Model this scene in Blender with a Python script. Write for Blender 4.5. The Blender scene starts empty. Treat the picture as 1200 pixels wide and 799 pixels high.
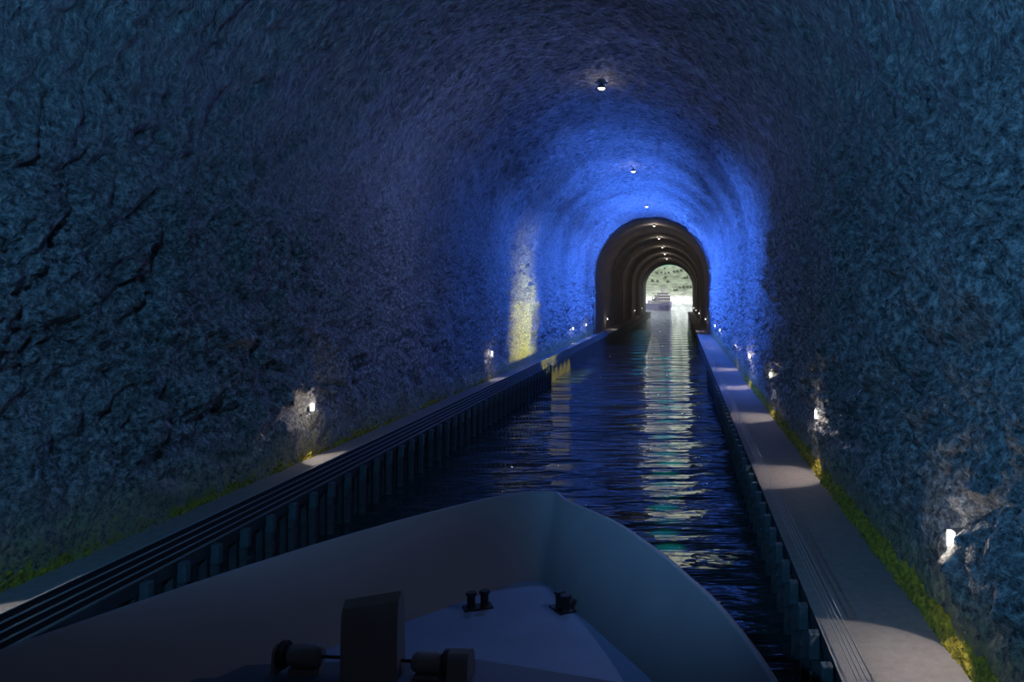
import bpy, bmesh, math, random
import numpy as np
from mathutils import Vector, Matrix

random.seed(7)
scene = bpy.context.scene
COL = scene.collection

# ------------------------------------------------------------------ camera
CAM_Z = 14.6                      # bridge height above the water
cam_d = bpy.data.cameras.new('camera')
cam = bpy.data.objects.new('camera', cam_d)
COL.objects.link(cam)
cam.location = (0, 0, CAM_Z)
cam.rotation_euler = (math.pi / 2, 0, 0)
cam_d.lens = 30.0                 # 1000 px on a 1200 px wide frame
cam_d.sensor_width = 36.0
cam_d.shift_x = -198 / 1200
cam_d.shift_y = -52.5 / 1200
cam_d.clip_start = 0.5
cam_d.clip_end = 6000
scene.camera = cam

# ------------------------------------------------------------------ view, world, sun
vs = scene.view_settings
vs.view_transform = 'Standard'
vs.look = 'None'
vs.exposure = 0.0
vs.gamma = 1.0
vs.use_curve_mapping = False
scene.cycles.max_bounces = 5
scene.cycles.diffuse_bounces = 2
scene.cycles.glossy_bounces = 3
scene.cycles.sample_clamp_indirect = 4.0
scene.cycles.caustics_reflective = False
scene.cycles.caustics_refractive = False

world = bpy.data.worlds.new('world')
scene.world = world
world.use_nodes = True
wn = world.node_tree
bg = wn.nodes['Background']
bg.inputs[0].default_value = (0.86, 0.93, 1.0, 1)
bg.inputs[1].default_value = 1.45


def light(name, kind, loc, power, color, target=None, **kw):
    d = bpy.data.lights.new(name, kind)
    d.energy = power
    d.color = color
    for k, v in kw.items():
        setattr(d, k, v)
    o = bpy.data.objects.new(name, d)
    o.location = loc
    if target is not None:
        dv = Vector(target) - Vector(loc)
        o.rotation_euler = dv.to_track_quat('-Z', 'Y').to_euler()
    COL.objects.link(o)
    return o


sun = light('sun', 'SUN', (700, 0, 900), 3.2, (1.0, 0.97, 0.9), target=(0, 420, 400), angle=0.01)

# tunnel dimensions (metres, water at z = 0, canal runs along +Y)
XC, RAD = -8.66, 17.5
XL, XR = XC - RAD, XC + RAD
QZ = 3.2                          # quay level
SPRING = 20.6
QL, QR = -21.7, 4.77              # canal edges of the two quays
Y0, YLIN, YEND = -50.0, 254.0, 625.0

# coloured light in the bore; no fixtures drawn, the fills are added
TEAL = (0.115, 0.41, 0.82)  # added unseen spots, stand in for ambient light on the near rock
light('teal_fill', 'SPOT', (-4, 2, 25), 25000, TEAL, target=(XL, 36, 20),
      spot_size=math.radians(76), spot_blend=0.7, shadow_soft_size=0.5)
light('teal_fill', 'SPOT', (-14, 2, 25), 25000, TEAL, target=(XR, 31, 20),
      spot_size=math.radians(70), spot_blend=0.6, shadow_soft_size=0.5)
light('teal_fill', 'SPOT', (XC, 5, 18), 4500, TEAL, target=(XC, 40, 40),
      spot_size=math.radians(90), spot_blend=0.7, shadow_soft_size=0.5)
BLUE = (0.055, 0.19, 1.0)
for ly, p in ((104, 8000), (128, 15000), (152, 20000), (176, 23000), (200, 25000), (222, 28000)):
    light('blue_floodlight', 'SPOT', (XC + 2, ly, 19), max(27000, p * 1.6), BLUE, target=(XR, ly, 17),
          spot_size=math.radians(134), spot_blend=1.0, shadow_soft_size=0.0)
    light('blue_floodlight', 'SPOT', (XC, ly, 22), p * min(1.15, (ly - 84) / 55), BLUE, target=(XC, ly, 40),
          spot_size=math.radians(134), spot_blend=1.0, shadow_soft_size=0.0)
    light('blue_floodlight', 'SPOT', (XC - 2, ly, 19), p * min(0.85, (ly - 84) / 65), BLUE, target=(XL, ly, 17),
          spot_size=math.radians(134), spot_blend=1.0, shadow_soft_size=0.0)
for dx, dz in ((-9, 14), (9, 14), (-7, 27), (7, 27)):
    light('blue_floodlight', 'SPOT', (XC + dx, 253.5, dz), 9000, BLUE, target=(XC + dx * 1.5, 243, dz),
          spot_size=math.radians(172), spot_blend=0.15, shadow_soft_size=0.0)
light('violet_fill', 'POINT', (XC - 4, 78, 20), 2600, (0.25, 0.34, 0.86), shadow_soft_size=0.0)  # added fill for the dim middle stretch, no lamp there
light('violet_fill', 'SPOT', (XC + 3, 58, 30), 3200, (0.16, 0.32, 1.0), target=(-5, 24, 5),  # added fill from ahead that tints the foredeck blue
      spot_size=math.radians(40), spot_blend=0.8, shadow_soft_size=0.3)
light('deck_fill', 'SPOT', (4.4, 23, 14.5), 330, (0.60, 0.66, 1.0), target=(-8, 21, 6),  # added unseen spot lighting the windlass ends and left bulwark
      spot_size=math.radians(90), spot_blend=0.8, shadow_soft_size=0.0)
light('bulwark_fill', 'SPOT', (-3, 2, 15.3), 210, (0.66, 0.80, 1.0), target=(-6, 24, 6),  # added fill to brighten bulwarks and windlass, not a bridge lamp
      spot_size=math.radians(62), spot_blend=0.8, shadow_soft_size=0.8)
for ly in (300, 385, 470, 550):  # added fill points that lift the dark lining
    light('lining_fill', 'POINT', (XC, ly, 24), 620, (1.0, 0.86, 0.80), shadow_soft_size=0.0)
for ly, p in ((137, 0.8), (146, 1.0)):
    light('yellow_floodlight', 'SPOT', (-15.0, ly, 4.6), 14000 * p, (1.0, 0.90, 0.12), target=(XL, ly, 8),
          spot_size=math.radians(84), spot_blend=1.0, shadow_soft_size=0.1)
    light('yellow_floodlight', 'SPOT', (-15.5, ly + 1, 6.0), 13000 * p, (1.0, 0.96, 0.30), target=(XL, ly + 1, 15),
          spot_size=math.radians(62), spot_blend=1.0, shadow_soft_size=0.1)
for ly in (145.5, 151, 156.5, 162, 167.5):
    light('yellow_floodlight', 'SPOT', (-14.5, ly, 2.4), 5500, (1.0, 0.78, 0.01), target=(QL, ly, -0.9),
          spot_size=math.radians(54), spot_blend=0.6, shadow_soft_size=0.0)
light('wall_lamp_pool', 'SPOT', (XL + 1, 29, 7), 700, (1.0, 0.86, 0.72), target=(XL + 2.6, 29, QZ),
      spot_size=math.radians(84), spot_blend=0.2, shadow_soft_size=0.05)
# added narrow beams that imitate coloured reflections on the murky water
for k in range(26):
    d = 49.5 * 1.06 ** k
    p = (1.0, 0.75, 0.45, 0.9, 0.3, 0.7, 0.5)[k % 7]
    gx = -0.0135 * d - 0.2 + (0.35, -0.25, 0.15, -0.4, 0.3, 0.0, -0.15)[k % 7] * d / 90
    light('green_streak_fill', 'SPOT', (gx, d + 3, 24), 75000 * p * (d / 50) ** 1.15, (0.0, 0.72, 0.52), target=(gx, d, 0),
          spot_size=2 * math.atan((0.013 * d + 0.5) / 24), spot_blend=1.0, shadow_soft_size=0.0)
for k in range(16):
    d = 160 * 1.055 ** k
    light('cyan_streak_fill', 'SPOT', (-0.047 * d + (k % 3 - 1) * 0.6, d + 3, 24), 210000, (0.0, 0.55, 0.95), target=(-0.047 * d + (k % 3 - 1) * 0.6, d, 0),
          spot_size=2 * math.atan(0.014 * d / 24), spot_blend=1.0, shadow_soft_size=0.0)


# ------------------------------------------------------------------ numpy noise
_rng = np.random.RandomState(3)
_perm = _rng.permutation(256)
_perm = np.concatenate([_perm, _perm, _perm])
_grad = _rng.normal(size=(256, 3))
_grad /= np.linalg.norm(_grad, axis=1)[:, None]


def perlin(P):
    P = np.asarray(P, dtype=np.float64)
    i = np.floor(P).astype(int)
    f = P - i
    i &= 255
    u = f * f * f * (f * (f * 6 - 15) + 10)
    out = 0
    for dx in (0, 1):
        wx = u[..., 0] if dx else 1 - u[..., 0]
        for dy in (0, 1):
            wy = u[..., 1] if dy else 1 - u[..., 1]
            for dz in (0, 1):
                wz = u[..., 2] if dz else 1 - u[..., 2]
                h = _perm[_perm[_perm[(i[..., 0] + dx) & 255] + ((i[..., 1] + dy) & 255)] + ((i[..., 2] + dz) & 255)]
                g = _grad[h]
                out = out + wx * wy * wz * (g[..., 0] * (f[..., 0] - dx) + g[..., 1] * (f[..., 1] - dy) + g[..., 2] * (f[..., 2] - dz))
    return out * 1.6


def fbm(P, octs, gain=0.5, lac=2.03):
    a, s, out = 1.0, 1.0, 0
    for k in range(octs):
        out = out + a * perlin(P * s + 17.3 * k)
        a *= gain
        s *= lac
    return out


def billow(P, octs, gain=0.5, lac=2.1):
    a, s, out = 1.0, 1.0, 0
    for k in range(octs):
        out = out + a * (np.abs(perlin(P * s + 31.7 * k)) - 0.25)
        a *= gain
        s *= lac
    return out


# ------------------------------------------------------------------ materials
def mat(name, color, rough=0.6, metal=0.0, noise=None, bump=None, emit=None, coords='Object', spec=0.5):
    """noise = (scale, amount): brightness variation; bump = (scale, detail, distance)"""
    m = bpy.data.materials.new(name)
    m.use_nodes = True
    nt = m.node_tree
    b = nt.nodes['Principled BSDF']
    b.inputs['Base Color'].default_value = (*color, 1)
    b.inputs['Roughness'].default_value = rough
    b.inputs['Metallic'].default_value = metal
    b.inputs['Specular IOR Level'].default_value = spec
    if emit:
        b.inputs['Emission Color'].default_value = (*emit[0], 1)
        b.inputs['Emission Strength'].default_value = emit[1]
    tc = nt.nodes.new('ShaderNodeTexCoord')
    if noise:
        n = nt.nodes.new('ShaderNodeTexNoise')
        n.inputs['Scale'].default_value = noise[0]
        n.inputs['Detail'].default_value = 6
        nt.links.new(tc.outputs[coords], n.inputs['Vector'])
        r = nt.nodes.new('ShaderNodeValToRGB')
        r.color_ramp.elements[0].position = 0.3
        r.color_ramp.elements[1].position = 0.7
        r.color_ramp.elements[0].color = (*[c * (1 - noise[1]) for c in color], 1)
        r.color_ramp.elements[1].color = (*[min(1, c * (1 + noise[1])) for c in color], 1)
        nt.links.new(n.outputs['Fac'], r.inputs['Fac'])
        nt.links.new(r.outputs['Color'], b.inputs['Base Color'])
    if bump:
        n = nt.nodes.new('ShaderNodeTexNoise')
        n.inputs['Scale'].default_value = bump[0]
        n.inputs['Detail'].default_value = bump[1]
        nt.links.new(tc.outputs[coords], n.inputs['Vector'])
        bp = nt.nodes.new('ShaderNodeBump')
        bp.inputs['Strength'].default_value = 1.0
        bp.inputs['Distance'].default_value = bump[2]
        nt.links.new(n.outputs['Fac'], bp.inputs['Height'])
        nt.links.new(bp.outputs['Normal'], b.inputs['Normal'])
    return m


def rock_material():
    m = mat('blasted_rock', (0.3, 0.31, 0.33), rough=0.5)
    nt = m.node_tree
    b = nt.nodes['Principled BSDF']
    tc = nt.nodes['Texture Coordinate']
    sep = nt.nodes.new('ShaderNodeSeparateXYZ')
    nt.links.new(tc.outputs['Object'], sep.inputs[0])
    crown = nt.nodes.new('ShaderNodeMapRange')          # 0 on the walls, 1 in the vault
    crown.inputs['From Min'].default_value = 18.0
    crown.inputs['From Max'].default_value = 32.0
    nt.links.new(sep.outputs['Z'], crown.inputs['Value'])
    mp = nt.nodes.new('ShaderNodeMapping')
    mp.inputs['Scale'].default_value = (0.36, 1.0, 0.36)
    nt.links.new(tc.outputs['Object'], mp.inputs['Vector'])

    def noise(scale, detail, rough):
        """isotropic on the walls, drawn out along the drill arcs in the vault"""
        outs = []
        for src in (tc.outputs['Object'], mp.outputs[0]):
            n = nt.nodes.new('ShaderNodeTexNoise')
            n.inputs['Scale'].default_value = scale
            n.inputs['Detail'].default_value = detail
            n.inputs['Roughness'].default_value = rough
            nt.links.new(src, n.inputs['Vector'])
            outs.append(n.outputs['Fac'])
        mx_ = nt.nodes.new('ShaderNodeMix')
        nt.links.new(crown.outputs[0], mx_.inputs[0])
        nt.links.new(outs[0], mx_.inputs[2])
        nt.links.new(outs[1], mx_.inputs[3])
        return mx_.outputs[0]

    ramp = nt.nodes.new('ShaderNodeValToRGB')
    e = ramp.color_ramp.elements
    e[0].position, e[0].color = 0.39, (0.03, 0.033, 0.04, 1)
    e[1].position, e[1].color = 0.61, (0.66, 0.67, 0.70, 1)
    mid = ramp.color_ramp.elements.new(0.5)
    mid.color = (0.24, 0.25, 0.27, 1)
    nt.links.new(noise(3.0, 10, 0.84), ramp.inputs['Fac'])
    # lichen low on the wall
    mr = nt.nodes.new('ShaderNodeMapRange')
    mr.inputs['From Min'].default_value = QZ + 3.2
    mr.inputs['From Max'].default_value = QZ + 0.3
    nt.links.new(sep.outputs['Z'], mr.inputs['Value'])
    n2 = nt.nodes.new('ShaderNodeTexNoise')
    n2.inputs['Scale'].default_value = 3.0
    n2.inputs['Detail'].default_value = 8
    n2.inputs['Roughness'].default_value = 0.7
    nt.links.new(tc.outputs['Object'], n2.inputs['Vector'])
    ad = nt.nodes.new('ShaderNodeMath'); ad.operation = 'MULTIPLY'
    nt.links.new(mr.outputs[0], ad.inputs[0])
    st = nt.nodes.new('ShaderNodeMapRange')
    st.inputs['From Min'].default_value = 0.38
    st.inputs['From Max'].default_value = 0.6
    nt.links.new(n2.outputs['Fac'], st.inputs['Value'])
    nt.links.new(st.outputs[0], ad.inputs[1])
    mx = nt.nodes.new('ShaderNodeMix'); mx.data_type = 'RGBA'
    nt.links.new(ad.outputs[0], mx.inputs[0])
    nt.links.new(ramp.outputs['Color'], mx.inputs[6])
    mx.inputs[7].default_value = (0.40, 0.34, 0.02, 1)
    nt.links.new(mx.outputs[2], b.inputs['Base Color'])
    bp = nt.nodes.new('ShaderNodeBump')
    bp.inputs['Strength'].default_value = 1.0
    bp.inputs['Distance'].default_value = 0.62
    nt.links.new(noise(3.0, 8, 0.62), bp.inputs['Height'])
    nt.links.new(bp.outputs['Normal'], b.inputs['Normal'])
    return m


def water_material():
    m = mat('canal_water', (0.014, 0.030, 0.034), rough=0.0, spec=0.5)
    nt = m.node_tree
    b = nt.nodes['Principled BSDF']
    b.inputs['IOR'].default_value = 1.33
    tc = nt.nodes['Texture Coordinate']
    mp = nt.nodes.new('ShaderNodeMapping')
    mp.inputs['Scale'].default_value = (0.22, 0.62, 1)
    nt.links.new(tc.outputs['Object'], mp.inputs['Vector'])
    n = nt.nodes.new('ShaderNodeTexNoise')
    n.inputs['Scale'].default_value = 1.0
    n.inputs['Detail'].default_value = 3
    n.inputs['Roughness'].default_value = 0.5
    nt.links.new(mp.outputs[0], n.inputs['Vector'])
    mp2 = nt.nodes.new('ShaderNodeMapping')
    mp2.inputs['Scale'].default_value = (0.07, 0.17, 1)
    nt.links.new(tc.outputs['Object'], mp2.inputs['Vector'])
    n2 = nt.nodes.new('ShaderNodeTexNoise')
    n2.inputs['Detail'].default_value = 2
    n2.inputs['Scale'].default_value = 1.0
    nt.links.new(mp2.outputs[0], n2.inputs['Vector'])
    ma = nt.nodes.new('ShaderNodeMath'); ma.operation = 'MULTIPLY_ADD'
    nt.links.new(n2.outputs['Fac'], ma.inputs[0])
    ma.inputs[1].default_value = 3.2
    nt.links.new(n.outputs['Fac'], ma.inputs[2])
    bp = nt.nodes.new('ShaderNodeBump')
    bp.inputs['Strength'].default_value = 1.0
    bp.inputs['Distance'].default_value = 0.62
    nt.links.new(ma.outputs[0], bp.inputs['Height'])
    nt.links.new(bp.outputs['Normal'], b.inputs['Normal'])
    return m


M = dict(
    rock=rock_material(),
    water=water_material(),
    concrete=mat('quay_concrete', (0.22, 0.21, 0.215), 0.75, noise=(3.0, 0.12), bump=(14, 4, 0.02)),
    lining=mat('lining_concrete', (0.30, 0.27, 0.26), 0.85, noise=(0.35, 0.35)),
    pile=mat('dark_steel_piling', (0.030, 0.035, 0.042), 0.55, noise=(1.2, 0.4)),
    fender=mat('fender_timber', (0.05, 0.055, 0.062), 0.6, noise=(2.5, 0.4)),
    pad=mat('fender_pad', (0.060, 0.085, 0.10), 0.5, noise=(2.0, 0.3)),
    board=mat('black_board', (0.006, 0.006, 0.008), 0.6),
    rail=mat('pale_rail_metal', (0.27, 0.29, 0.31), 0.45, 0.3),
    moss=mat('yellow_moss', (0.32, 0.26, 0.025), 0.95, noise=(4.0, 0.6), bump=(9, 5, 0.15)),
    housing=mat('lamp_housing', (0.25, 0.26, 0.27), 0.4, 0.6),
    diffuser=mat('lamp_diffuser', (0.9, 0.9, 0.9), 0.4, emit=((1.0, 0.95, 0.88), 6.0)),
    hull=mat('hull_paint', (0.30, 0.26, 0.30), 0.6, noise=(0.5, 0.06)),
    deck=mat('deck_paint', (0.28, 0.36, 0.58), 0.6, noise=(0.8, 0.08)),
    step=mat('step_paint', (0.10, 0.12, 0.17), 0.6, noise=(0.8, 0.08)),
    bollard=mat('black_iron', (0.020, 0.021, 0.026), 0.5),
    winch=mat('winch_paint', (0.22, 0.20, 0.22), 0.5, noise=(2.0, 0.08)),
    flange=mat('dark_flange', (0.02, 0.02, 0.025), 0.5),
    ship_hull=mat('ship_hull_violet', (0.20, 0.18, 0.31), 0.5),
    ship_white=mat('ship_white', (0.42, 0.40, 0.40), 0.5),
    ship_grey=mat('ship_grey', (0.30, 0.28, 0.30), 0.5),
    ship_glass=mat('ship_glass', (0.03, 0.035, 0.05), 0.2),
    leaf=mat('hillside_foliage', (0.11, 0.13, 0.085), 0.9, noise=(0.3, 0.4)),
    trunk=mat('hillside_trunk', (0.09, 0.07, 0.05), 0.9),
)


# ------------------------------------------------------------------ builders
def link_mesh(name, me, material, parent=None, smooth=False):
    o = bpy.data.objects.new(name, me)
    COL.objects.link(o)
    if material is not None:
        me.materials.append(material)
    if parent is not None:
        o.parent = parent
    if smooth:
        me.polygons.foreach_set('use_smooth', [True] * len(me.polygons))
    return o


def obj(name, bm, material, parent=None, smooth=False):
    bmesh.ops.recalc_face_normals(bm, faces=bm.faces)
    me = bpy.data.meshes.new(name)
    bm.to_mesh(me)
    bm.free()
    return link_mesh(name, me, material, parent, smooth)


def pydata(name, verts, faces, material, parent=None, smooth=False):
    me = bpy.data.meshes.new(name)
    me.from_pydata([tuple(v) for v in verts], [], [tuple(f) for f in faces])
    me.update()
    return link_mesh(name, me, material, parent, smooth)


def tag(o, label, cat, group=None, kind=None):
    o['label'] = label
    if cat:
        o['category'] = cat
    if group:
        o['group'] = group
    if kind:
        o['kind'] = kind
    return o


def struct(o, label=None, cat=None):
    o['kind'] = 'structure'
    if label:
        o['label'] = label
    if cat:
        o['category'] = cat
    return o


def empty(name, loc, rz=0):
    o = bpy.data.objects.new(name, None)
    o.empty_display_size = 0.3
    o.location = loc
    o.rotation_euler = (0, 0, rz)
    COL.objects.link(o)
    return o


def box(bm, c, s, bev=0.0, rot=None):
    r = bmesh.ops.create_cube(bm, size=1.0)
    vs_ = r['verts']
    for v in vs_:
        v.co = Vector((v.co.x * s[0], v.co.y * s[1], v.co.z * s[2]))
    if bev:
        es = list({e for v in vs_ for e in v.link_edges})
        rb = bmesh.ops.bevel(bm, geom=es, offset=bev, segments=2, affect='EDGES', profile=0.5)
        vs_ = list({v for f in rb['faces'] for v in f.verts} | {v for v in vs_ if v.is_valid})
    for v in vs_:
        if rot is not None:
            v.co = rot @ v.co
        v.co += Vector(c)
    return bm


def cyl(bm, p0, p1, r0, r1=None, seg=20, cap=True):
    p0, p1 = Vector(p0), Vector(p1)
    r1 = r0 if r1 is None else r1
    d = p1 - p0
    q = d.to_track_quat('Z', 'Y')
    rings = []
    for p, r in ((p0, r0), (p1, r1)):
        rings.append([bm.verts.new(p + q @ Vector((r * math.cos(a), r * math.sin(a), 0)))
                      for a in [2 * math.pi * k / seg for k in range(seg)]])
    for k in range(seg):
        bm.faces.new((rings[0][k], rings[0][(k + 1) % seg], rings[1][(k + 1) % seg], rings[1][k]))
    if cap:
        bm.faces.new(rings[0][::-1])
        bm.faces.new(rings[1])


def lathe(bm, axis_p, axis_d, prof, seg=24):
    """prof: list of (distance along the axis, radius)"""
    q = Vector(axis_d).to_track_quat('Z', 'Y')
    rings = []
    for t, r in prof:
        rings.append([bm.verts.new(Vector(axis_p) + q @ Vector((r * math.cos(2 * math.pi * k / seg), r * math.sin(2 * math.pi * k / seg), t)))
                      for k in range(seg)])
    for a, b_ in zip(rings, rings[1:]):
        for k in range(seg):
            bm.faces.new((a[k], a[(k + 1) % seg], b_[(k + 1) % seg], b_[k]))
    bm.faces.new(rings[0][::-1])
    bm.faces.new(rings[-1])


def prism(bm, poly, z0, z1):
    lo = [bm.verts.new((x, y, z0)) for x, y in poly]
    hi = [bm.verts.new((x, y, z1)) for x, y in poly]
    n = len(poly)
    for k in range(n):
        bm.faces.new((lo[k], lo[(k + 1) % n], hi[(k + 1) % n], hi[k]))
    bm.faces.new(lo[::-1])
    bm.faces.new(hi)


# ------------------------------------------------------------------ the rock bore
def bore_profile(n_wall, n_arch, r):
    """points (x, z), inward normals (nx, nz), from the left base over the crown to the right base"""
    zb = QZ - 0.6
    P, N = [], []
    for k in range(n_wall):
        P.append((XC - r, zb + (SPRING - zb) * k / n_wall)); N.append((1, 0))
    for k in range(n_arch + 1):
        a = math.pi - math.pi * k / n_arch
        P.append((XC + r * math.cos(a), SPRING + r * math.sin(a))); N.append((-math.cos(a), -math.sin(a)))
    for k in range(1, n_wall + 1):
        P.append((XC + r, SPRING - (SPRING - zb) * k / n_wall)); N.append((-1, 0))
    return np.array(P), np.array(N)


def build_rock():
    nw, na = 88, 250
    P, N = bore_profile(nw, na, RAD)
    ys = list(np.arange(Y0, 10, 2.0))
    y = 10.0
    while y < YLIN:
        ys.append(y)
        y += max(0.16, 0.0075 * y)
    ys.append(YLIN + 1.5)
    ys = np.array(ys)
    ny, npf = len(ys), len(P)
    G = np.zeros((ny, npf, 3))
    G[..., 0] = P[None, :, 0]
    G[..., 1] = ys[:, None]
    G[..., 2] = P[None, :, 1]
    NN = np.zeros_like(G)
    NN[..., 0] = N[None, :, 0]
    NN[..., 2] = N[None, :, 1]
    warp = np.stack([perlin(G * 0.22 + o) for o in (3.1, 47.7, 91.3)], -1) * 1.6
    Q = G + warp
    crown = np.clip((G[..., 2] - 18) / 14, 0, 1)
    big = fbm(Q * np.array([0.11, 0.13, 0.11]), 3) * 0.5
    iso = billow(Q * 0.36, 4, 0.55) * 1.25 + fbm(Q * 1.3, 4, 0.65) * 0.26
    A = Q * np.array([0.38, 1.0, 0.38])
    arc = billow(A * 0.55, 3, 0.55) * 0.5 + fbm(A * 1.4, 4, 0.65) * 0.24
    d = big + iso * (1 - crown) + arc * crown
    d -= d.mean()
    h = G[..., 2] - QZ
    side = np.clip(np.minimum(1, (h + 0.4) / 5.0), 0.18, 1)
    d = np.clip(d * side, -1.3, 1.1)
    G = G + NN * d[..., None]
    # analytic-style grid normals, shared across the three pieces
    du = np.gradient(G, axis=0)
    dv = np.gradient(G, axis=1)
    nr = np.cross(dv, du)
    nr /= np.linalg.norm(nr, axis=-1)[..., None] + 1e-9
    flip = np.sign((nr * NN).sum(-1)); flip[flip == 0] = 1
    nr *= flip[..., None]
    for name, a, b_ in (('wall_left', 0, nw), ('ceiling', nw, nw + na), ('wall_right', nw + na, npf - 1)):
        sub = G[:, a:b_ + 1].reshape(-1, 3)
        nrm = nr[:, a:b_ + 1].reshape(-1, 3)
        w = b_ - a + 1
        idx = np.arange(ny * w).reshape(ny, w)
        F = np.stack([idx[:-1, :-1], idx[:-1, 1:], idx[1:, 1:], idx[1:, :-1]], -1).reshape(-1, 4)
        me = bpy.data.meshes.new(name)
        me.vertices.add(len(sub)); me.vertices.foreach_set('co', sub.ravel())
        me.loops.add(F.size); me.loops.foreach_set('vertex_index', F.ravel())
        me.polygons.add(len(F))
        me.polygons.foreach_set('loop_start', np.arange(0, F.size, 4))
        me.polygons.foreach_set('loop_total', np.full(len(F), 4))
        me.update(calc_edges=True)
        # faces must look into the bore
        f0 = me.polygons[len(F) // 2]
        inward = Vector((XC, f0.center.y, 15)) - f0.center
        if f0.normal.dot(inward) < 0:
            me.flip_normals()
        o = link_mesh(name, me, M['rock'], smooth=True)
        me.normals_split_custom_set_from_vertices([tuple(v) for v in nrm])
        struct(o)


build_rock()

# added unseen closure astern, keeps outside light out of the bore
bm = bmesh.new()
P, N = bore_profile(8, 40, RAD + 1.5)
g0 = [bm.verts.new((x, Y0 - 0.5, z)) for x, z in P]
bm.faces.new(g0)
gb = [bm.verts.new((XC - RAD - 1.5, Y0 - 0.5, -2)), bm.verts.new((XC + RAD + 1.5, Y0 - 0.5, -2))]
bm.faces.new((gb[0], g0[0], g0[-1], gb[1]))
struct(obj('astern_light_block', bm, M['rock']))


def build_lining():
    prof = []
    y = YLIN
    while y < YEND:                      # stations: (y, inset)
        prof += [(y, 0.42), (y + 2.2, 0.42), (y + 2.2, 0.25), (min(y + 61.8, YEND), 0.25)]
        y += 61.8
    verts, faces = [], []
    w = None
    Pout, _ = bore_profile(10, 64, RAD + 1.6)
    rings = [(YLIN, -1.6)] + prof + [(YEND, -1.6)]
    for yy, ins in rings:
        P_, _ = bore_profile(10, 64, RAD - ins)
        w = len(P_)
        verts += [(x, yy, z) for x, z in P_]
    for r in range(len(rings) - 1):
        for k in range(w - 1):
            a = r * w + k
            faces.append((a, a + w, a + w + 1, a + 1))
    o = pydata('trim_1', verts, faces, M['lining'])
    struct(o, 'dark concrete lining with raised rings in the far half of the bore')


build_lining()


# mountain face around the far portal, seen only from outside and in reflections
def build_portal_face():
    P, N = bore_profile(10, 64, RAD - 0.25)
    inner = [(x, z) for x, z in P]
    verts, faces = [], []
    n = len(inner)
    for x, z in inner:
        verts.append((x, YEND, z))
    for k, (x, z) in enumerate(inner):
        t = k / (n - 1)
        a = math.pi * (1 - t)
        verts.append((XC + 140 * math.cos(a), YEND + 4, max(-2, 130 * math.sin(a) - 2)))
    for k in range(n - 1):
        faces.append((k, k + 1, n + k + 1, n + k))
    struct(pydata('wall_front', verts, faces, M['rock']), 'rock face around the far portal')


build_portal_face()

# ------------------------------------------------------------------ quays and water
def quay(name, xe, xw, sgn):
    """xe: canal edge, xw: under the wall; sgn: direction from the canal edge to the wall"""
    verts, faces = [], []
    prof = [(xw, -1.5), (xw, QZ), (xe, QZ), (xe, QZ - 0.55), (xe + sgn * 0.35, QZ - 0.55), (xe + sgn * 0.35, -1.5)]
    for y in (Y0, YEND - 1):
        verts += [(x, y, z) for x, z in prof]
    n = len(prof)
    for k in range(n):
        faces.append((k, (k + 1) % n, n + (k + 1) % n, n + k))
    faces += [tuple(range(n))[::-1], tuple(range(n, 2 * n))]
    o = pydata(name, verts, faces, M['concrete'])
    me = o.data
    bm = bmesh.new(); bm.from_mesh(me); bmesh.ops.recalc_face_normals(bm, faces=bm.faces)
    me.materials.append(M['pile'])
    for f in bm.faces:
        if f.calc_center_median().z < QZ - 0.1:
            f.material_index = 1
    bm.to_mesh(me); bm.free()
    return struct(o)


quay('quay_left', QL, XL - 1.4, -1)
quay('quay_right', QR, XR + 1.4, 1)


def piling(name, xe, sgn, y1):
    """corrugated sheet piling under the quay edge"""
    verts, faces = [], []
    y = -20.0
    pts = []
    while y < y1:
        pts += [(y, 0.30), (y + 0.45, 0.30), (y + 0.65, 0.06), (y + 1.10, 0.06)]
        y += 1.3
    for yy, dep in pts:
        verts += [(xe + sgn * dep, yy, -1.2), (xe + sgn * dep, yy, QZ - 0.5)]
    for k in range(len(pts) - 1):
        faces.append((2 * k, 2 * k + 2, 2 * k + 3, 2 * k + 1))
    return struct(pydata(name, verts, faces, M['pile']), 'corrugated dark sheet piling under the quay edge')


piling('trim_2', QL, -1, 144)
piling('trim_3', QR, 1, 150)

bm = bmesh.new()
c = [(-24, Y0), (7.5, Y0), (7.5, YEND + 3), (1500, YEND + 3), (1500, 2000), (-1500, 2000), (-1500, YEND + 3), (-24, YEND + 3)]
v = [bm.verts.new((x, y, 0)) for x, y in c]
bm.faces.new((v[0], v[1], v[2], v[7]))
bm.faces.new((v[7], v[2], v[3], v[4], v[5], v[6]))
struct(obj('canal_water', bm, M['water']), 'dark rippled canal water running to the portal', 'water')


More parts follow.
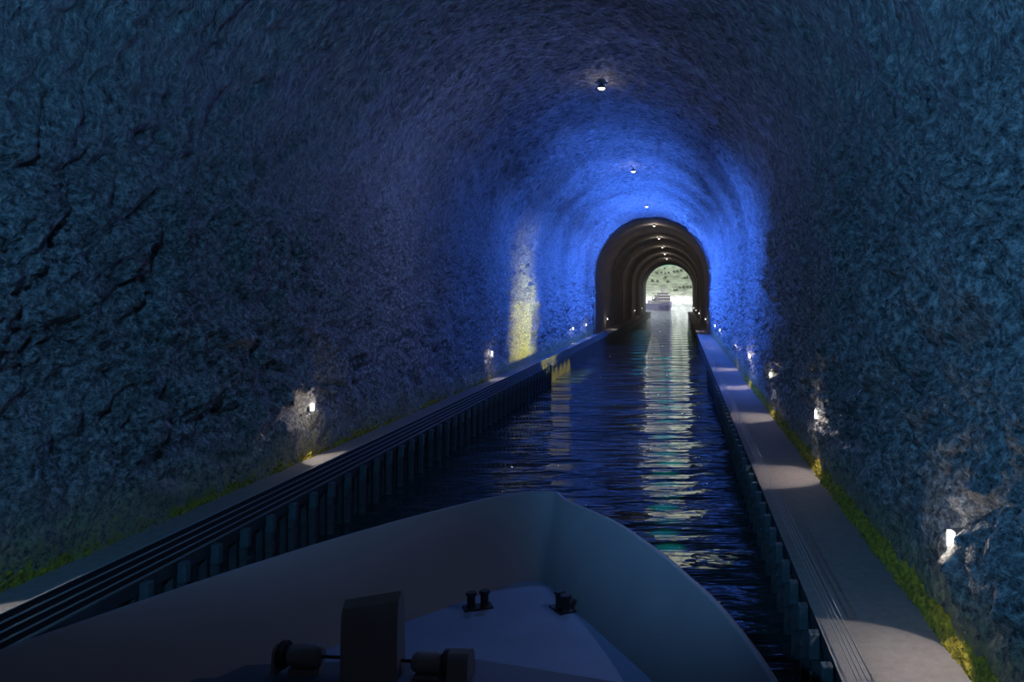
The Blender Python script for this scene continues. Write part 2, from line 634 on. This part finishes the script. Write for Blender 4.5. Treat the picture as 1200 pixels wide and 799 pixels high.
# ------------------------------------------------------------------ moss along the wall feet
def moss(name, xw, sgn, label, width, height):
    rows = []
    y = 12.0
    ys = []
    while y < 118:
        ys.append(y); y += max(0.10, 0.004 * y)
    ys = np.array(ys)
    nt_ = 14
    T = np.linspace(0, 1, nt_)
    A = T * math.pi / 2
    px = sgn * (-width * np.cos(A) * 0.9 + 0.25) + xw
    pz = QZ + 0.0 + height * np.sin(A)
    G = np.zeros((len(ys), nt_, 3))
    G[..., 0] = px[None]; G[..., 1] = ys[:, None]; G[..., 2] = pz[None]
    n1 = fbm(G * 1.0, 3)
    n2 = billow(G * 4.5, 3)
    d = 0.10 * n1 + 0.22 * n2
    G[..., 0] += -sgn * d
    G[..., 2] += np.where(T[None] > 0.05, np.abs(d) * 0.8, 0) + 0.35 * n1 * T[None]
    G[:, 0, 2] = QZ - 0.05
    G[:, -1, 0] = xw + sgn * 0.9
    w = nt_
    idx = np.arange(len(ys) * w).reshape(len(ys), w)
    F = np.stack([idx[:-1, :-1], idx[:-1, 1:], idx[1:, 1:], idx[1:, :-1]], -1).reshape(-1, 4)
    o = pydata(name, G.reshape(-1, 3), F, M['moss'], smooth=False)
    tag(o, label, 'moss', kind='stuff')


moss('moss_strip', XL, -1, 'yellow moss growing along the foot of the left rock wall', 0.32, 0.5)
moss('moss_strip', XR, 1, 'yellow-green moss along the foot of the right rock wall', 0.55, 0.85)


# ------------------------------------------------------------------ guard rails
def guard_rail_left():
    root = empty('guard_rail', (QL - 0.10, 20, QZ))
    tag(root, 'low black boarded guard rail with pale rails on the left quay edge', 'railing')
    L = 234.0
    for k in range(4):
        b_ = bmesh.new(); box(b_, (0, L / 2, 0.20 + 0.30 * k), (0.05, L, 0.235)); obj('board', b_, M['board'], root)
    for k in range(5):
        b_ = bmesh.new(); box(b_, (0.05, L / 2, 0.05 + 0.30 * k), (0.10, L, 0.045), 0.012); obj('rail', b_, M['rail'], root)
    for k in range(20):
        b_ = bmesh.new(); box(b_, (-0.07, 3 + 12 * k, 0.60), (0.09, 0.09, 1.20)); obj('post', b_, M['fender'], root)


def guard_rail_right():
    root = empty('guard_rail', (QR + 0.33, 14, QZ))
    tag(root, 'slim open guard rail of four pale rails on the right quay edge', 'railing')
    L = 240.0
    for k in range(4):
        b_ = bmesh.new(); box(b_, (0, L / 2, 0.30 + 0.30 * k), (0.035, L, 0.035), 0.008); obj('rail', b_, M['rail'], root)
    for k in range(18):
        b_ = bmesh.new(); cyl(b_, (0.03, 9 + 13 * k, 0), (0.03, 9 + 13 * k, 1.22), 0.012, seg=8); obj('post', b_, M['rail'], root)


guard_rail_left()
guard_rail_right()

# ------------------------------------------------------------------ fender posts along the quay faces
ORD = ['nearest', 'second', 'third', 'fourth', 'fifth', 'sixth', 'seventh', 'eighth', 'ninth', 'tenth']


def fender(xe, sgn, y, proto):
    """sgn: towards the canal"""
    if proto is None:
        root = empty('fender_post', (xe, y, 0))
        b_ = bmesh.new()
        box(b_, (sgn * 0.14, 0, (QZ - 0.62 - 0.9) / 2), (0.34, 0.34, QZ - 0.62 + 0.9), 0.04)
        obj('post', b_, M['fender'], root)
        b_ = bmesh.new()
        box(b_, (sgn * 0.22, 0, QZ - 0.52), (0.36, 0.46, 0.92), 0.05)
        obj('fender_pad', b_, M['pad'], root)['label'] = 'blue-grey rubber pad'
        b_ = bmesh.new()
        box(b_, (sgn * 0.20, 0, QZ - 1.75), (0.30, 0.42, 0.55), 0.04)
        obj('block', b_, M['fender'], root)
        return root
    r = proto.copy(); COL.objects.link(r); r.location = (xe, y, 0)
    for ch in proto.children:
        c_ = ch.copy(); COL.objects.link(c_); c_.parent = r
    return r


for side, xe, sgn, ystart, n in (('left', QL, 1, 34.3, 42), ('right', QR, -1, 26.6, 47)):
    proto = None
    for k in range(n):
        f = fender(xe, sgn, ystart + 2.6 * k, proto)
        if proto is None:
            proto = f
        if k < 8:
            lab = '%s dark padded fender post on the %s quay face, counted from the camera' % (ORD[k], side)
            tag(f, lab, 'fender', 'fender posts on the %s quay' % side)
        else:
            tag(f, 'dark fender post farther along the %s quay face, past the eighth' % side, 'fender',
                'fender posts far down the %s quay' % side)

# ------------------------------------------------------------------ lamps
WARM = (1.0, 0.86, 0.72)


def wall_lamp(x, sgn, y, z, label, group):
    """sgn: direction from the wall into the bore"""
    root = empty('wall_lamp', (x, y, z))
    b_ = bmesh.new()
    box(b_, (sgn * -0.19, 0, 0), (0.5, 0.44, 0.58), 0.04)
    box(b_, (sgn * -0.5, 0, 0), (0.6, 0.2, 0.2))
    obj('housing', b_, M['housing'], root)
    b_ = bmesh.new()
    box(b_, (sgn * 0.13, 0, 0), (0.16, 0.28, 0.5), 0.04)
    obj('diffuser', b_, M['diffuser'], root)
    tag(root, label, 'lamp', group)
    light('wall_lamp_glow', 'POINT', (x + sgn * 0.62, y, z), 70, WARM, shadow_soft_size=0.05)
    light('wall_lamp_pool', 'SPOT', (x + sgn * 0.75, y, z - 0.1), 560, WARM, target=(x + sgn * 2.4, y, QZ),
          spot_size=math.radians(84), spot_blend=0.12, shadow_soft_size=0.05)


RY = [26.4, 54.2, 80.4, 107, 133, 188, 216, 278, 376, 452, 540]
LY = [60, 117, 205, 233, 293, 467, 556]
ORDN = ['nearest', 'second nearest', 'third nearest', 'fourth nearest', 'fifth nearest', 'sixth nearest', 'seventh nearest',
        'eighth nearest', 'ninth nearest', 'tenth nearest', 'farthest']
for k, y in enumerate(RY):
    inset = 0.38 if k == 0 else 0.12 if y < YLIN else 0.75
    wall_lamp(XR - inset, -1, y, CAM_Z - 7.5, '%s white box lamp along the right side, on the %s' % (ORDN[k], 'bare rock wall' if y < YLIN else 'dark concrete lining'),
              'wall lamps on the right')
for k, y in enumerate(LY):
    inset = 0.10 if y < YLIN else 0.75
    lab = 'farthest' if k == len(LY) - 1 else ORDN[k]
    wall_lamp(XL + inset, 1, y, CAM_Z - 7.8, '%s white box lamp along the left side, on the %s' % (lab, 'bare rock wall' if y < YLIN else 'dark concrete lining'),
              'wall lamps on the left')

CY = [93, 155, 216, 276, 336, 398, 460, 521]
for k, y in enumerate(CY):
    inset = 0.6
    zt = SPRING + RAD - inset
    root = empty('ceiling_lamp', (XC, y, zt))
    b_ = bmesh.new()
    cyl(b_, (0, 0, 1.3), (0, 0, 0.1), 0.10, seg=12)
    lathe(b_, (0, 0, -0.25), (0, 0, 1), [(0.0, 0.42), (0.12, 0.46), (0.30, 0.36), (0.42, 0.15)])
    obj('housing', b_, M['housing'], root)
    b_ = bmesh.new()
    lathe(b_, (0, 0, -0.42), (0, 0, 1), [(0.0, 0.14), (0.05, 0.28), (0.17, 0.40), (0.19, 0.40)])
    obj('diffuser', b_, M['diffuser'], root, smooth=True)
    lab = 'farthest' if k == len(CY) - 1 else ORDN[k]
    tag(root, '%s small round white lamp along the crown of the bore' % lab, 'lamp', 'lamps along the crown')
    light('ceiling_lamp_glow', 'POINT', (XC, y, zt - 0.9), 60 if y < YLIN else 420, WARM, shadow_soft_size=0.05)


# ------------------------------------------------------------------ the boat in the foreground
TH = math.radians(5)
ship = empty('ship', (-4.65, 30.55, 0), -TH)
tag(ship, 'dark grey ship bow with high bulwarks in the foreground, seen from its bridge', 'ship')
# local frame: +Y forward, +X starboard; s is measured aft from the stem, so y = -s
ZG, ZD = CAM_Z - 7.0, CAM_Z - 9.4


def curve(pts, n):
    """Catmull-Rom through (s, w) points"""
    pts = [np.array(p, float) for p in pts]
    pts = [2 * pts[0] - pts[1]] + pts + [2 * pts[-1] - pts[-2]]
    out = []
    seg = len(pts) - 3
    for i in range(n):
        t = i / (n - 1) * seg
        k = min(int(t), seg - 1); u = t - k
        a, b_, c_, d_ = pts[k:k + 4]
        out.append(0.5 * ((2 * b_) + (-a + c_) * u + (2 * a - 5 * b_ + 4 * c_ - d_) * u * u + (-a + 3 * b_ - 3 * c_ + d_) * u ** 3))
    return np.array(out)


TOP_P = [(0.0, 0.0), (0.02, 0.35), (0.28, 0.9), (1.0, 1.74), (2.6, 2.80), (4.5, 3.85), (6.6, 4.85), (8.6, 5.65), (11, 6.5), (14.6, 7.55), (19, 8.3), (24, 8.6)]
TOP_S = [(0.0, 0.0), (0.12, 0.18), (0.6, 0.40), (1.27, 0.80), (2.1, 1.48), (4.0, 2.98), (6.8, 4.58), (8.6, 5.45), (11, 6.5), (14.6, 7.6), (19, 8.3), (24, 8.6)]
DK = [(2.45, 0.0), (2.50, 0.28), (2.75, 0.60), (3.4, 1.02), (4.7, 1.80), (6.4, 2.85), (8.0, 3.90), (9.5, 4.85), (11.6, 5.8), (14.9, 6.9), (19, 7.6), (24, 7.9)]
WL = [(4.5, 0.0), (4.55, 0.2), (4.8, 0.45), (5.5, 0.8), (6.8, 1.4), (8.4, 2.2), (10, 3.1), (11.4, 3.9), (13.3, 4.8), (16, 5.8), (19.6, 6.6), (24, 7.0)]
NS = 120
top_p, top_s, dk, wl = curve(TOP_P, NS), curve(TOP_S, NS), curve(DK, NS), curve(WL, NS)


def both(c_, d_):
    L_ = [(-w, -s) for s, w in c_[::-1]]
    R_ = [(w, -s) for s, w in d_[1:]]
    return L_ + R_


def offset(poly, d):
    out = []
    n = len(poly)
    for k in range(n):
        a = Vector(poly[max(k - 1, 0)]); b_ = Vector(poly[min(k + 1, n - 1)])
        t = (b_ - a).normalized()
        out.append((poly[k][0] + t.y * -d, poly[k][1] + t.x * d))
    return out


tp, dp, wp = both(top_p, top_s), both(dk, dk), both(wl, wl)
to = offset(tp, 0.16)      # outer edge of the cap
cols = []
for k in range(len(tp)):
    ti, oo, di, wi = tp[k], to[k], dp[k], wp[k]
    mid = lambda a, b_, t: (a[0] + (b_[0] - a[0]) * t, a[1] + (b_[1] - a[1]) * t)
    cols.append([(*di, ZD - 0.05), (*mid(di, ti, 0.55), ZD + 2.4 * 0.5), (*ti, ZG - 0.05), (*mid(ti, oo, 0.12), ZG - 0.01), (*mid(ti, oo, 0.5), ZG + 0.01),
                 (*mid(ti, oo, 0.9), ZG - 0.01), (*oo, ZG - 0.06), (*mid(oo, wi, 0.35), ZG * 0.62), (*mid(oo, wi, 0.75), ZG * 0.28), (*wi, -0.6)])
verts = [p for c_ in cols for p in c_]
w = len(cols[0])
faces = [(a * w + k, a * w + k + 1, (a + 1) * w + k + 1, (a + 1) * w + k) for a in range(len(cols) - 1) for k in range(w - 1)]
bulwark = pydata('hull', verts, faces, M['hull'], ship, smooth=True)
bm = bmesh.new()
prism(bm, offset(dp, 0.05), ZD - 0.15, ZD)
obj('foredeck', bm, M['deck'], ship)['label'] = 'blue-grey painted foredeck plating'


def loc(px, py, zrel):
    """a point of the photograph at a height below the camera, in the ship's frame"""
    d = -zrel * 1000 / (py - 347)
    x = (px - 798) / 1000 * d
    q = Vector((x + 4.65, d - 30.55))
    ct, st = math.cos(TH), math.sin(TH)
    return Vector((q.x * ct - q.y * st, q.x * st + q.y * ct))


# raised steps for the anchor gear
def step(front, z0, z1, name):
    b_ = bmesh.new()
    prism(b_, front, z0, z1)
    obj(name, b_, M['step'], ship)


half = lambda s: float(np.interp(s, [p[0] for p in DK], [p[1] for p in DK]))
a0, a1, a2 = loc(60, 770, -9.05), loc(545, 770, -9.05), loc(735, 801, -9.05)
sL, sR = -a0.y, -a2.y
poly = [(-half(sL) - 0.05, a0.y), (a1.x, a1.y), (a2.x, a2.y), (half(13.0) - 0.9, -13.0), (half(18) - 0.9, -18.0), (-half(18), -18.0), (-half(13), -13.0)]
step(poly, ZD - 0.02, CAM_Z - 9.05, 'gear_platform')
b0, b1 = loc(20, 786, -8.9), loc(560, 789, -8.9)
poly = [(-half(-b0.y) - 0.05, b0.y), (b1.x, b1.y), (b1.x + 1.6, b1.y - 1.0), (b1.x + 1.8, -16.5), (-half(16.5), -16.5), (-half(13), -13.0)]
step(poly, CAM_Z - 9.06, CAM_Z - 8.9, 'upper_step')


# anchor windlass: tall tapered centre housing, a drum and flange on each side, end brackets
def fin_profile(bm, x0, x1, yc, zb, zt, th, drop=0.0):
    """an arch-topped slab: leaf-shaped profile in (y, z), extruded along x"""
    pr_ = []
    H = zt - zb
    for t in np.linspace(0, 1, 14):
        wv = th * (1 - 0.30 * t) * math.sqrt(max(0, 1 - max(0, (t - 0.72) / 0.28) ** 2.2))
        pr_.append((wv / 2, zb + H * t))
    pts = [(yc + a, z) for a, z in pr_] + [(yc - a, z) for a, z in pr_[::-1][1:]]
    lo = [bm.verts.new((x0, y, z - drop * (z - zb) / H)) for y, z in pts]
    hi = [bm.verts.new((x1, y, z)) for y, z in pts]
    n = len(pts)
    for k in range(n):
        bm.faces.new((lo[k], lo[(k + 1) % n], hi[(k + 1) % n], hi[k]))
    bm.faces.new(lo[::-1]); bm.faces.new(hi)


PZ = CAM_Z - 8.9                       # stands on the upper step
ctr = loc(470, 790, -8.9)              # foot of the centre housing's lit end
WY = ctr.y


def turned_prism(bm, o, ang):
    bmesh.ops.rotate(bm, verts=bm.verts, cent=Vector(o), matrix=Matrix.Rotation(ang, 3, 'Z'))


bm = bmesh.new()
fin_profile(bm, ctr.x - 1.30, ctr.x, WY, PZ - 0.3, CAM_Z - 6.93, 0.74, 0.2)
turned_prism(bm, (ctr.x, WY, 0), math.radians(7))
housing = obj('windlass_housing', bm, M['winch'], ship)


def lx(px):
    return loc(px, 786, -8.9).x


def drum(x0, x1, z, r):
    bm_ = bmesh.new()
    L_ = abs(x1 - x0)
    lathe(bm_, (min(x0, x1), WY, z), (1, 0, 0), [(0, r * 0.72), (0.06, r * 0.9), (L_ * 0.25, r), (L_ * 0.8, r), (L_ - 0.05, r * 0.92), (L_, r * 0.7)])
    box(bm_, ((x0 + x1) / 2, WY, z - r - 0.10), (L_ * 0.85, 0.45, 0.22), 0.03)
    return obj('drum', bm_, M['winch'], housing, smooth=False)


def flange(x, z, r):
    bm_ = bmesh.new()
    lathe(bm_, (x - 0.07, WY, z), (1, 0, 0), [(0, r * 0.94), (0.02, r), (0.12, r), (0.14, r * 0.94)])
    return obj('flange', bm_, M['flange'], housing)


rz = PZ + 0.36
drum(lx(338), lx(378), rz, 0.27)
flange(lx(331), rz, 0.33)
drum(lx(489), lx(526), rz - 0.05, 0.25)
flange(lx(529), rz - 0.05, 0.32)
bm = bmesh.new()
cyl(bm, (lx(326), WY, rz), (lx(545), WY, rz - 0.05), 0.04)
obj('shaft', bm, M['flange'], housing)
bm = bmesh.new()
fin_profile(bm, lx(533), lx(560) - 0.05, WY, PZ - 0.05, PZ + 0.66, 0.62)
obj('end_bracket', bm, M['winch'], housing)
bm = bmesh.new()
fin_profile(bm, lx(322), lx(327), WY, PZ - 0.05, PZ + 0.62, 0.55)
obj('end_bracket', bm, M['winch'], housing)


# twin bollards on the foredeck
def bollard(px, py, ang):
    p = loc(px, py, -9.4)
    R_ = Matrix.Rotation(ang, 3, 'Z')
    b_ = bmesh.new()
    box(b_, (p.x, p.y, ZD + 0.02), (0.85, 0.52, 0.06), 0.015, R_)
    base = obj('mooring_bollard', b_, M['bollard'], ship)
    for sx in (-0.2, 0.2):
        q = R_ @ Vector((sx, 0, 0))
        b_ = bmesh.new()
        lathe(b_, (p.x + q.x, p.y + q.y, ZD + 0.04), (0, 0, 1), [(0, 0.14), (0.05, 0.12), (0.36, 0.12), (0.38, 0.165), (0.43, 0.17), (0.46, 0.14)])
        obj('post', b_, M['bollard'], base)


bollard(560, 712, math.radians(28))
bollard(659, 714, math.radians(-52))


# ------------------------------------------------------------------ the ship beyond the portal
def far_ship():
    root = empty('cargo_ship', (-12.0, 900, 0), math.radians(20))   # local -Y is forward
    tag(root, 'small violet-hulled ship with pale upper decks out beyond the portal', 'ship')
    st = [(0, 0.15, 8.6), (2, 2.2, 8.2), (5, 4.2, 7.6), (10, 6.2, 7.0), (18, 7.2, 6.4), (40, 7.3, 6.2), (62, 7.0, 6.4), (68, 6.2, 6.6)]
    verts, faces = [], []
    for s, hw, zt in st:
        low = hw * (0.35 if s < 3 else 0.7 if s < 11 else 0.92)
        sl = s + (2.5 if s < 3 else 0.8 if s < 11 else 0)
        verts += [(-low, sl, -1.5), (-hw * 0.97, s, zt * 0.6), (-hw, s, zt), (hw, s, zt), (hw * 0.97, s, zt * 0.6), (low, sl, -1.5)]
    for k in range(len(st) - 1):
        for j in range(5):
            a = k * 6 + j
            faces.append((a, a + 6, a + 7, a + 1))
    n = len(st) - 1
    faces += [(5, 4, 3, 2, 1, 0), tuple(n * 6 + j for j in range(6))]
    bm_ = bmesh.new()
    V = [bm_.verts.new(v_) for v_ in verts]
    for f in faces:
        bm_.faces.new([V[i] for i in f])
    obj('hull', bm_, M['ship_hull'], root)
    bm_ = bmesh.new()
    for sg in (-1, 1):
        for (s0, w0, z0), (s1, w1, z1) in zip(st[:5], st[1:6]):
            v4 = [bm_.verts.new(p) for p in ((sg * w0, s0, z0 - 0.1), (sg * w1, s1, z1 - 0.1), (sg * (w1 + .25), s1, z1 + 1.5), (sg * (w0 + .1), s0, z0 + 1.6))]
            bm_.faces.new(v4)
    obj('bulwark', bm_, M['ship_white'], root)
    tiers = [(14, 34, 6.6, 6.2, 3.2), (15.5, 33, 6.3, 9.4, 3.0), (17, 31, 6.6, 12.4, 3.0), (18.5, 27, 5.0, 15.4, 2.8)]
    for k, (s0, s1, hw, z, h) in enumerate(tiers):
        bm_ = bmesh.new()
        box(bm_, (0, (s0 + s1) / 2, z + h / 2), (2 * hw, s1 - s0, h), 0.25)
        box(bm_, (0, (s0 + s1) / 2 - 0.4, z + h), (2 * hw + 0.9, s1 - s0 + 1.2, 0.25))
        t = obj('deckhouse', bm_, M['ship_white'] if k != 1 else M['ship_grey'], root)
        if k >= 1:
            for i in range(5):
                bw = bmesh.new()
                box(bw, (-hw + (i + 0.5) * 2 * hw / 5, s0 - 0.02, z + h * 0.58), (2 * hw / 5 * 0.66, 0.1, h * 0.38))
                obj('window', bw, M['ship_glass'], t)
    bm_ = bmesh.new()
    box(bm_, (0, 22, 20.5), (2.6, 2.2, 5.0), 0.2)
    cyl(bm_, (0, 22, 18), (0, 22, 27), 0.45, 0.2, 12)
    box(bm_, (0, 22, 24.5), (4.4, 0.3, 0.3))
    obj('mast', bm_, M['ship_grey'], root)
    for sg in (-1, 1):
        bm_ = bmesh.new()
        lathe(bm_, (sg * 6.9, 30, 10.8), (0, 1, 0), [(0, 0.2), (0.5, 1.0), (6, 1.1), (7, 0.3)], 12)
        obj('lifeboat', bm_, M['ship_grey'], root)
    bm_ = bmesh.new()
    cyl(bm_, (-3, 50, 6), (-3, 50, 13.5), 0.6, 0.5, 12)
    cyl(bm_, (-3, 50, 12.5), (-3, 40, 16), 0.35, 0.25, 10)
    obj('crane', bm_, M['ship_grey'], root)
    bm_ = bmesh.new()
    box(bm_, (0, 58, 8), (9, 7, 4), 0.2)
    obj('hatch_housing', bm_, M['ship_grey'], root)


far_ship()


# ------------------------------------------------------------------ the far shore
def hill_height(x, y):
    t = (y - 1830) / 900.0
    return t


def build_hill():
    xs = np.linspace(-700, 700, 150)
    ys = np.linspace(1815, 3000, 110)
    X, Y = np.meshgrid(xs, ys)
    D = Y - 1825
    z = np.where(D < 60, D * 0.28, 16.8 + (D - 60) * 0.17)
    z = np.where(D > 640, 115.4 + (D - 640) * 0.02, z)
    PN = np.stack([X * 0.012, Y * 0.012, 0 * X], -1)
    z = z + np.clip(D / 120, 0, 1) * (fbm(PN, 5) * 9)
    z = z + np.clip(D / 90, 0, 1) * 2.2 * np.sin(D / 14.0 + 2 * perlin(PN * 0.8))
    cx, hw = -31.0, 55.0
    pk = np.clip((D - 600) / 200, 0, 1) * np.exp(-((X - cx) / hw) ** 2)
    z = z + pk * 160  # added hidden peak, shaped to tint the water reflection green
    G = np.stack([X, Y, z], -1)
    ny, nx = X.shape
    idx = np.arange(ny * nx).reshape(ny, nx)
    F = np.stack([idx[:-1, :-1], idx[:-1, 1:], idx[1:, 1:], idx[1:, :-1]], -1).reshape(-1, 4)
    m = bpy.data.materials.new('hillside_ground')
    m.use_nodes = True
    nt = m.node_tree
    b = nt.nodes['Principled BSDF']
    b.inputs['Roughness'].default_value = 0.95
    tc = nt.nodes.new('ShaderNodeTexCoord')
    sep = nt.nodes.new('ShaderNodeSeparateXYZ')
    nt.links.new(tc.outputs['Object'], sep.inputs[0])
    nz = nt.nodes.new('ShaderNodeTexNoise')
    nz.inputs['Scale'].default_value = 0.035
    nz.inputs['Detail'].default_value = 7
    nt.links.new(tc.outputs['Object'], nz.inputs['Vector'])
    mm = nt.nodes.new('ShaderNodeMath'); mm.operation = 'MULTIPLY_ADD'
    nt.links.new(nz.outputs['Fac'], mm.inputs[0])
    mm.inputs[1].default_value = 14
    nt.links.new(sep.outputs['Z'], mm.inputs[2])
    mr = nt.nodes.new('ShaderNodeMapRange')
    mr.inputs['From Min'].default_value = 0
    mr.inputs['From Max'].default_value = 200
    nt.links.new(mm.outputs[0], mr.inputs['Value'])
    rp = nt.nodes.new('ShaderNodeValToRGB')
    e = rp.color_ramp.elements
    e[0].position, e[0].color = 0.0, (0.80, 0.79, 0.76, 1)
    e[1].position, e[1].color = 1.0, (0.03, 0.32, 0.22, 1)  # top green belongs to the hidden peak, chosen for its reflection
    for p_, c_ in ((0.085, (0.78, 0.77, 0.72)), (0.12, (0.33, 0.34, 0.27)), (0.20, (0.19, 0.215, 0.15)), (0.34, (0.15, 0.175, 0.115)), (0.50, (0.19, 0.22, 0.15)), (0.60, (0.03, 0.30, 0.20))):
        k = e.new(p_); k.color = (*c_, 1)
    nt.links.new(mr.outputs[0], rp.inputs['Fac'])
    n2 = nt.nodes.new('ShaderNodeTexNoise')
    n2.inputs['Scale'].default_value = 0.06
    n2.inputs['Detail'].default_value = 5
    nt.links.new(tc.outputs['Object'], n2.inputs['Vector'])
    m2 = nt.nodes.new('ShaderNodeMapRange')
    m2.inputs['From Min'].default_value = 0.35
    m2.inputs['From Max'].default_value = 0.65
    m2.inputs['To Min'].default_value = 0.62
    m2.inputs['To Max'].default_value = 1.38
    nt.links.new(n2.outputs['Fac'], m2.inputs['Value'])
    mx = nt.nodes.new('ShaderNodeMix'); mx.data_type = 'RGBA'; mx.blend_type = 'MULTIPLY'
    mx.inputs[0].default_value = 1
    nt.links.new(rp.outputs['Color'], mx.inputs[6])
    nt.links.new(m2.outputs[0], mx.inputs[7])
    nt.links.new(mx.outputs[2], b.inputs['Base Color'])
    o = pydata('hillside', G.reshape(-1, 3), F, m, smooth=True)
    struct(o, 'pale beach and terraced green hillside beyond the portal')
    return xs, ys, z


HX, HY, HZ = build_hill()


def ground(x, y):
    i = min(max(int(np.searchsorted(HX, x)) - 1, 0), len(HX) - 2)
    j = min(max(int(np.searchsorted(HY, y)) - 1, 0), len(HY) - 2)
    u = (x - HX[i]) / (HX[i + 1] - HX[i]); v_ = (y - HY[j]) / (HY[j + 1] - HY[j])
    return (HZ[j, i] * (1 - u) + HZ[j, i + 1] * u) * (1 - v_) + (HZ[j + 1, i] * (1 - u) + HZ[j + 1, i + 1] * u) * v_


def tree_mesh(seed):
    r = np.random.RandomState(seed)
    bm_ = bmesh.new()
    for k in range(6):
        c_ = Vector((r.uniform(-2.6, 2.6), r.uniform(-2, 2), r.uniform(3.2, 6.2)))
        res = bmesh.ops.create_icosphere(bm_, subdivisions=2, radius=r.uniform(1.8, 2.9))
        for v_ in res['verts']:
            v_.co = v_.co * (1 + 0.18 * math.sin(v_.co.x * 3 + k) * math.cos(v_.co.z * 4)) + c_
    return bm_


tree = empty('tree', (0, 0, 0))
obj('crown', tree_mesh(5), M['leaf'], tree)
bm = bmesh.new(); cyl(bm, (0, 0, -1.5), (0, 0, 4), 0.45, 0.3, 10); obj('trunk', bm, M['trunk'], tree)
spots = []
for (x0, x1, yy, n) in ((762, 773, 331, 2), (780, 786, 331.5, 1), (778, 783, 326, 1), (769, 786, 321, 4), (788, 800, 319, 3), (800, 812, 327, 3), (795, 812, 338, 4), (788, 796, 341, 2), (774, 784, 316, 1)):
    for k in range(n):
        spots.append((x0 + (x1 - x0) * (k + 0.5) / n + random.uniform(-.4, .4), yy + random.uniform(-.7, .7)))
first = True
for px, py in spots:
    el = (347 - py) / 1000
    y = 1880.0
    while y < 2900 and ground((px - 798) / 1000 * y, y) < CAM_Z + el * y:
        y += 2.0
    if y >= 2500:
        continue
    x = (px - 798) / 1000 * y
    if first:
        t = tree
        first = False
    else:
        t = tree.copy(); COL.objects.link(t)
        for ch in tree.children:
            c_ = ch.copy(); COL.objects.link(c_); c_.parent = t
    s = random.uniform(0.8, 1.25)
    t.location = (x, y, ground(x, y) - 0.2)
    t.scale = (s * 1.1, s * 0.85, s * 0.85)
    t.rotation_euler = (0, 0, random.uniform(0, 6.28))
    tag(t, 'small dark green tree on the hillside beyond the portal', 'tree', 'trees on the far hillside')
